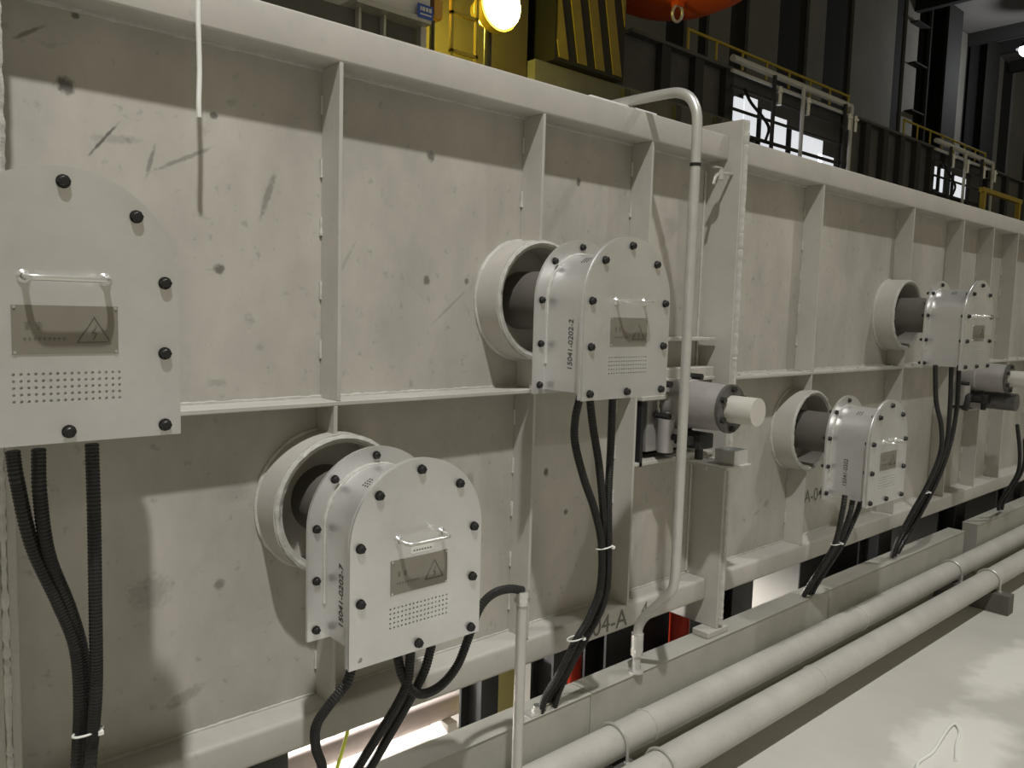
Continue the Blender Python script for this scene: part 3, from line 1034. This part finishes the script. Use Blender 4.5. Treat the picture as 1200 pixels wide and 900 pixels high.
WHICH = {'LB1': 'outer left of the bunch', 'LB2': 'middle one of the bunch', 'L2': 'left of the crossing pair', 'L3': 'right of the crossing pair',
         'U1': 'leftmost of three', 'U2': 'middle of three', 'U3': 'rightmost of three', 'FL1': 'leftmost of three', 'FL2': 'middle of three', 'FL3': 'rightmost of three',
         'FU1': 'leftmost of three', 'FU2': 'middle of three', 'FU3': 'rightmost of three', 'FN1': 'left one', 'FN2': 'right one'}
GRP = {'LB': ('three black conduits of the leftmost box', 'black corrugated conduit under the box at the left edge'),
       'L': ('black conduits of the lower middle box', 'black conduit running down from the sticker-marked box'),
       'U': ('three black conduits of the upper middle box', 'black conduit below the upper middle box'),
       'FL': ('three black conduits of the small lower box', 'black conduit below the small lower box'),
       'FU': ('three black conduits of the farthest box', 'black conduit below the farthest box'),
       'FN': ('black conduits at the right edge', 'black conduit coming down at the right edge')}
for key, pts in PATHS.items():
    if key == 'TIES':
        continue
    fam = key.rstrip('0123456789')
    g, lab = GRP[fam]
    near = fam in ('LB', 'L', 'U')
    c = catmull(pts, .0032 if near else .006)
    r0 = .0116
    bm = B()
    sweep(bm, c, (lambda i: r0 if i % 2 else r0 * .86), 9 if near else 7)
    o = obj('flexible_conduit', bm, M['black'], None, 20)
    if key == 'L4':
        tag(o, 'black corrugated conduit looping from the lower box into the short upright steel pipe', 'conduit')
    elif key == 'L1':
        tag(o, 'single black corrugated conduit curving out under the left corner of the lower box', 'conduit')
    elif key == 'LB3':
        tag(o, 'right-hand straight black conduit under the box at the left edge', 'conduit')
    else:
        tag(o, lab + ', ' + WHICH[key], 'conduit', g)
for (p, lab, s_) in zip(PATHS['TIES'], ('white cable tie around the conduits below the leftmost box', 'upper white cable tie on the conduit bunch below the upper middle box',
                                    'lower white cable tie on the conduit bunch, above the tray', 'white cable tie on the conduits of the small lower box', 'white cable tie on the conduits of the farthest box'),
                        (1.0, 1.05, 1.05, .95, .95)):
    x, y, z = p
    bm = B()
    rp = [Vector((x + math.cos(a) * .0245 * s_, y + math.sin(a) * .019 * s_, z + .004 * math.cos(a * 1.0 + 1))) for a in (2 * PI * i / 40 for i in range(41))]
    sweep(bm, rp, .0022, 6)
    box(bm, x + .012, x + .021, y - .0225 * s_, y - .0145 * s_, z - .003, z + .004)
    tag(obj('cable_tie', bm, M['tie']), lab, 'cable tie', 'white cable ties')

# ------------------------------------------------------------------ steel conduits
t = thing('steel_conduit', 'tall bent galvanised conduit from the furnace top down to the tray', 'conduit', (2.05, -.065, .30))
bm = B()
pts = [(2.05, .20, 2.183), (2.05, .05, 2.183), (2.05, -.09, 2.180), (2.05, -.135, 2.174), (2.05, -.172, 2.155), (2.05, -.195, 2.122), (2.05, -.205, 2.075), (2.05, -.206, 1.95)]
pts += [(2.05, -.206, z) for z in (1.6, 1.2, .9, .72)]
pts += [(2.05, -.2045, .66), (2.05, -.196, .622), (2.05, -.172, .588), (2.05, -.11, .52), (2.05, -.082, .487), (2.05, -.068, .455), (2.05, -.065, .425)]
sweep(bm, catmull(pts, .012), .0158, 16)
obj('bent_tube', bm, M['galv'], t)
bm = B()
cyl(bm, (2.05, -.065, .36), (2.05, -.065, .435), .0205, n=16)
cyl(bm, (2.05, -.065, .372), (2.05, -.065, .384), .0225, n=6)
obj('coupling', bm, M['galv'], t)
bm = B()
cyl(bm, (2.05, -.065, .30), (2.05, -.065, .362), .0145, n=16)
obj('nipple', bm, M['galv'], t)
bm = B()
cyl(bm, (2.05, -.065, .3005), (2.05, -.065, .306), .026, n=20)
obj('base_flange', bm, M['galv'], t)
bm = B()
cyl(bm, (2.05, -.206, 1.955), (2.05, -.206, 1.945), .0168, n=16)
obj('joint_ring', bm, M['bolt'], t)
t = thing('steel_conduit', 'short upright galvanised pipe that the looping black conduit enters', 'conduit', (1.366, -.23, 0))
bm = B()
cyl(bm, (1.366, -.23, 0), (1.366, -.23, .752), .0142, n=16)
obj('upright_tube', bm, M['galv'], t)
bm = B()
cyl(bm, (1.366, -.23, .742), (1.366, -.23, .778), .0185, n=16)
cyl(bm, (1.366, -.23, .750), (1.366, -.23, .760), .021, n=6)
obj('end_gland', bm, M['bright'], t)
bm = B()
cyl(bm, (1.366, -.23, 0), (1.366, -.23, .006), .035, n=20)
obj('base_flange', bm, M['galv'], t)

# ------------------------------------------------------------------ cable tray, floor pipes
YT0, YT1 = -.072, .015
for (x0, x1, lab) in ((-1.8, 1.822, 'nearest length of the grey cable tray, ending by the conduit bunch'), (1.826, 3.372, 'middle length of the grey cable tray, under the bolted joint'), (3.376, 4.98, 'farther length of the grey cable tray, with the open end'), (5.2, 9.5, 'farthest length of the grey cable tray at the right edge')):
    t = thing('cable_tray', lab, 'cable tray', ((x0 + x1) / 2, -.03, 0), 'cable tray lengths along the furnace foot')
    obj('trough', box(B(), x0, x1, YT0, YT1, 0, .296, .002, 1), M['tray'], t)
    obj('lid', box(B(), x0, x1, YT0 - .003, YT1 + .002, .296, .30, .001, 1), M['tray'], t)
bm = B()
box(bm, 1.56, 1.72, -.071, -.022, .3005, .303)
for x in (1.605, 1.64, 1.67):
    lathe(bm, (x, -.055, .303), (0, 0, 1), [(0, .017), (.012, .017), (.012, .0125), (.02, .0125)], 14)
tag(obj('conduit_gland_strip', bm, M['galv']), 'row of metal conduit glands on the tray under the tied bunch', 'glands')

R1 = .0515
for (y, lab) in ((-.138, 'inner grey floor pipe along the cable tray'), (-.323, 'outer grey floor pipe, the one nearest the open floor')):
    t = thing('floor_pipe', lab, 'pipe', (3, y, .10), 'two long floor pipes')
    bm = B()
    cyl(bm, (-2.5, y, .152), (10.5, y, .152), R1, n=40)
    obj('pipe_run', bm, M['pipe'], t)
    for x in ((2.02, 3.52) if y > -.2 else (2.78, 6.2)):
        bm = B()
        bead(bm, ringpts((x, y, .152), (1, 0, 0), R1, 50), .004, 6, .2, int(x * 10))
        obj('weld_seam', bm, M['pipe'], t)
for x in (-.9, 1.864, 4.62, 7.4):
    pos = {-.9: 'out of view left', 1.864: 'near', 4.62: 'far'}.get(x, 'farthest')
    if x < 0:
        continue
    t = thing('pipe_support', 'steel channel on the floor under both pipes, %s' % {'near': 'at the bottom edge', 'far': 'right of centre past the small box', 'farthest': 'beyond the right edge'}[pos], 'support', (x, -.25, 0), 'pipe supports')
    bm = B()
    box(bm, x - .04, x + .04, -.436, -.02 - .055, .094, .1005)
    box(bm, x - .04, x - .034, -.436, -.075, 0, .094)
    box(bm, x + .034, x + .04, -.436, -.075, 0, .094)
    box(bm, x - .034, x + .034, -.436, -.43, 0, .094)
    obj('channel', bm, M['support'], t)
    for (y, nm) in ((-.138, 'inner'), (-.323, 'outer')):
        u = thing('u_bolt', 'bright U-bolt clamping the %s floor pipe on the %s support' % (nm, pos), 'U-bolt', (x, y, .10), 'U-bolts on the floor pipes')
        rr = R1 + .0055
        pts = [(x, y - rr, .101)] + [(x, y - rr, .13)] + [(x, y + rr * math.cos(PI - PI * k / 20), .152 + rr * math.sin(PI * k / 20)) for k in range(21)] + [(x, y + rr, .13), (x, y + rr, .101)]
        bm = B()
        sweep(bm, pts, .0052, 10)
        obj('bent_rod', bm, M['galv'], u)
        for s in (-1, 1):
            bm = B()
            cyl(bm, (x, y + s * rr, .1008), (x, y + s * rr, .110), .0105, n=6)
            obj('nut', bm, M['galv'], u)

# ------------------------------------------------------------------ burner pipe with flange at the joint
def burner(x, z, label, yb=-.0, k=1.0):
    t = thing('flanged_burner', label, 'burner', (x, -.1, z))
    bm = B()
    lathe(bm, (x, yb + .05, z), (0, -1, 0), [(0, .001), (0, .095 * k), (.012, .1 * k), (.028, .1 * k), (.034, .085 * k), (.11, .086 * k), (.114, .083 * k), (.20, .080 * k), (.255, .076 * k), (.255, .001)], 40)
    bb = obj('burner_body', bm, M['valve'], t)
    bm = B()
    bead(bm, ringpts((x, yb + .012, z), (0, 1, 0), .097 * k, 60), .0055, 6, .4, 77)
    obj('sealant_ring', bm, M['weld'], bb)
    bm = B()
    lathe(bm, (x, yb - .205, z), (0, -1, 0), [(0, .001), (0, .082 * k), (.012, .082 * k), (.012, .001)], 32)
    fl = obj('dark_flange', bm, M['flange'], t)
    for i in range(6):
        a = PI / 6 + i * PI / 3
        bm = B()
        cyl(bm, (x + .066 * k * math.cos(a), yb - .217, z + .066 * k * math.sin(a)), (x + .066 * k * math.cos(a), yb - .230, z + .066 * k * math.sin(a)), .011, n=6)
        obj('flange_bolt', bm, M['dark'], fl)
    bm = B()
    cyl(bm, (x, yb - .217, z), (x, yb - .315, z), .046 * k, n=32)
    obj('pipe_stub', bm, M['stub'], t)
    bm = B()
    box(bm, x - .03, x + .05, -.12, -.03, z - .15, z - .098, .004)
    box(bm, x - .07, x - .02, -.10, -.04, z - .135, z - .105, .004)
    cyl(bm, (x + .01, -.09, z - .15), (x + .01, -.09, z - .19), .014, n=10)
    obj('gas_block', bm, M['dark'], t)
    for (dx, dy, dz) in ((-.10, -.03, .07), (-.10, -.03, -.04), (.075, -.03, .09), (.09, -.05, -.07), (-.085, -.05, -.11)):
        bm = B()
        cyl(bm, (x + dx, dy + .05, z + dz), (x + dx, dy - .012, z + dz), .012, n=6)
        obj('mounting_stud', bm, M['dark'], t)
    obj('mount_plate', box(B(), x - .13, x + .10, .03, .05, z - .17, z + .06, .003), M['valve'], t)
    bm = B()
    cyl(bm, (x - .09, -.02, z - .165), (x - .09, -.02, z - .05), .028, n=14)
    cyl(bm, (x - .09, -.02, z - .05), (x - .02, -.03, z - .03), .02, n=14)
    obj('air_elbow', bm, M['valve'], t)
    return t


burner(2.30, 1.19, 'grey flanged burner with a pale cut pipe stub beside the tall conduit')
burner(5.05, 1.19, 'far flanged burner cut by the right edge behind the farthest box', k=1.0)
t = thing('gas_valve', 'dark grey cylindrical gas valve under the far burner at the right edge', 'valve', (5.12, -.1, 1.05))
bm = B()
cyl(bm, (5.12, .08, 1.055), (5.12, -.08, 1.055), .06, n=24)
obj('valve_body', bm, M['valve'], t)
bm = B()
cyl(bm, (5.12, -.08, 1.055), (5.12, -.24, 1.055), .05, n=24)
obj('actuator', bm, M['flange'], t)
bm = B()
sweep(bm, catmull([(5.02, .02, 1.07), (4.97, -.03, 1.09), (4.93, -.05, 1.06), (4.92, -.04, 1.0)], .01), .016, 8)
obj('feed_hose', bm, M['dark'], t)
obj('valve_bracket', box(B(), 5.06, 5.18, -.02, .084, .985, .997), M['paint'], t)
t = thing('socket_bracket', 'small open square steel socket on a plate at the joint below the burner', 'bracket', (2.5, -.1, .96))
obj('bracket_plate', box(B(), 2.37, 2.527, -.165, .0, .965, .973, .001, 1), M['paint'], t)
bm = B()
x0, x1, y0, y1, z0, z1, w_ = 2.43, 2.515, -.155, -.075, .973, 1.025, .005
box(bm, x0, x0 + w_, y0, y1, z0, z1)
box(bm, x1 - w_, x1, y0, y1, z0, z1)
box(bm, x0 + w_, x1 - w_, y0, y0 + w_, z0, z1)
box(bm, x0 + w_, x1 - w_, y1 - w_, y1, z0, z1)
obj('square_socket', bm, M['box'], t)
obj('socket_shade_fill', box(B(), x0 + w_, x1 - w_, y0 + w_, y1 - w_, z0, z0 + .038), M['blacksteel'], t)  # black block raised to stand in for the shade inside the socket
t = thing('gas_cock', 'tiny grey shut-off cock with lever on the joint plate near the top', 'valve', (2.50, -.02, 2.0))
bm = B()
cyl(bm, (2.44, -.02, 1.995), (2.527, -.02, 2.005), .006, n=10)
cyl(bm, (2.455, -.02, 1.975), (2.455, -.02, 2.01), .013, n=12)
obj('cock_body', bm, M['galv'], t)
obj('lever', box(B(), 2.415, 2.46, -.026, -.014, 2.012, 2.018), M['galv'], t)
bm = B()
sweep(bm, catmull([(2.44, -.02, 1.993), (2.425, -.02, 1.98), (2.415, -.02, 1.955)], .006), .006, 8)
obj('spout', bm, M['galv'], t)

# ------------------------------------------------------------------ small things
bm = B()
sweep(bm, catmull([(.70, .42, 2.141), (.66, .25, 2.141), (.635, .10, 2.1475), (.632, .02, 2.148), (.631, -.004, 2.146), (.630, -.0085, 2.130), (.629, -.0085, 2.06), (.631, -.007, 1.97), (.628, -.01, 1.9), (.629, -.009, 1.872)], .01), .0052, 8)
tag(obj('hanging_cord', bm, M['tie']), 'white cord hanging over the furnace top edge at upper left', 'cord')
bm = B()
sweep(bm, catmull([(2.70, -.735, .006), (2.78, -.708, .007), (2.885, -.712, .006), (3.0, -.70, .010), (3.10, -.688, .012), (3.16, -.688, .008), (3.12, -.72, .006), (3.02, -.745, .006), (2.90, -.785, .006)], .01), .006, 8)
tag(obj('floor_cord', bm, M['tie']), 'white cord lying folded on the pale concrete floor at lower right', 'cord')
for i, (x, lab) in enumerate(((2.115, 'red screw jack under the furnace beside the tied conduit bunch'), (2.79, 'red screw jack in the dark gap under the bolted joint'))):
    t = thing('screw_jack', lab, 'jack', (x, .3, 0), 'red jacks under the furnace')
    obj('jack_base', box(B(), x - .06, x + .06, .24, .36, 0, .015), M['whitepaint'], t)
    bm = B()
    cyl(bm, (x, .3, .015), (x, .3, .33), .044, n=20)
    obj('jack_barrel', bm, M['red'], t)
    bm = B()
    cyl(bm, (x, .3, .33), (x, .3, .443), .02, n=16)
    obj('jack_screw', bm, M['galv'], t)
t = thing('roller_tube', 'pinkish steel roller lying in the lit gap under the furnace', 'roller', (1.2, .45, .03))
bm = B()
cyl(bm, (.75, .45, .098), (1.70, .45, .098), .036, n=24)
obj('roller_shell', bm, M['pink'], t)
for x in (.80, 1.62):
    obj('roller_cradle', box(B(), x, x + .04, .40, .50, 0, .0615), M['whitepaint'], t)
for (x, y0, y1, r, lab) in ((.985, .13, .40, .020, 'left'), (1.06, .15, .40, .014, 'middle'), (1.125, .14, .40, .022, 'right')):
    bm = B()
    box(bm, x - r, x + r, y0, y1, .062, .062 + r * 1.6, .003, 1)
    tag(obj('black_bar', bm, M['blacksteel']), 'short black steel bar lying across the white rail under the lower box, %s one' % lab, 'bar', 'black bars under the furnace')
t = thing('white_rail', 'white channel rail on the floor in the lit gap under the furnace', 'rail', (1.0, .3, 0))
obj('rail_base', box(B(), .94, 1.52, .24, .36, 0, .0615), M['whitepaint'], t)
obj('rail_lip', box(B(), 1.18, 1.42, .24, .255, .0615, .08), M['whitepaint'], t)
bm = B()
vs = [bm.verts.new(p) for p in ((1.73, .28, .005), (1.85, .28, .005), (1.85, .31, .30), (1.73, .31, .30), (1.73, .29, .005), (1.85, .29, .005), (1.85, .32, .30), (1.73, .32, .30))]
for q in ((0, 1, 2, 3), (7, 6, 5, 4), (0, 4, 5, 1), (1, 5, 6, 2), (2, 6, 7, 3), (3, 7, 4, 0)):
    bm.faces.new([vs[i] for i in q])
tag(obj('yellow_sheet', bm, M['yellowsheet']), 'yellow sheet leaning under the furnace left of the black support legs', 'sheet')
bm = B()
sweep(bm, catmull([(1.06, .10, .43), (1.05, .10, .36), (1.02, .11, .25), (.97, .12, .12), (.95, .11, .006)], .02), .005, 8)
tag(obj('earth_wire', bm, M['earth']), 'thin yellow-green earth wire under the lower box', 'wire')
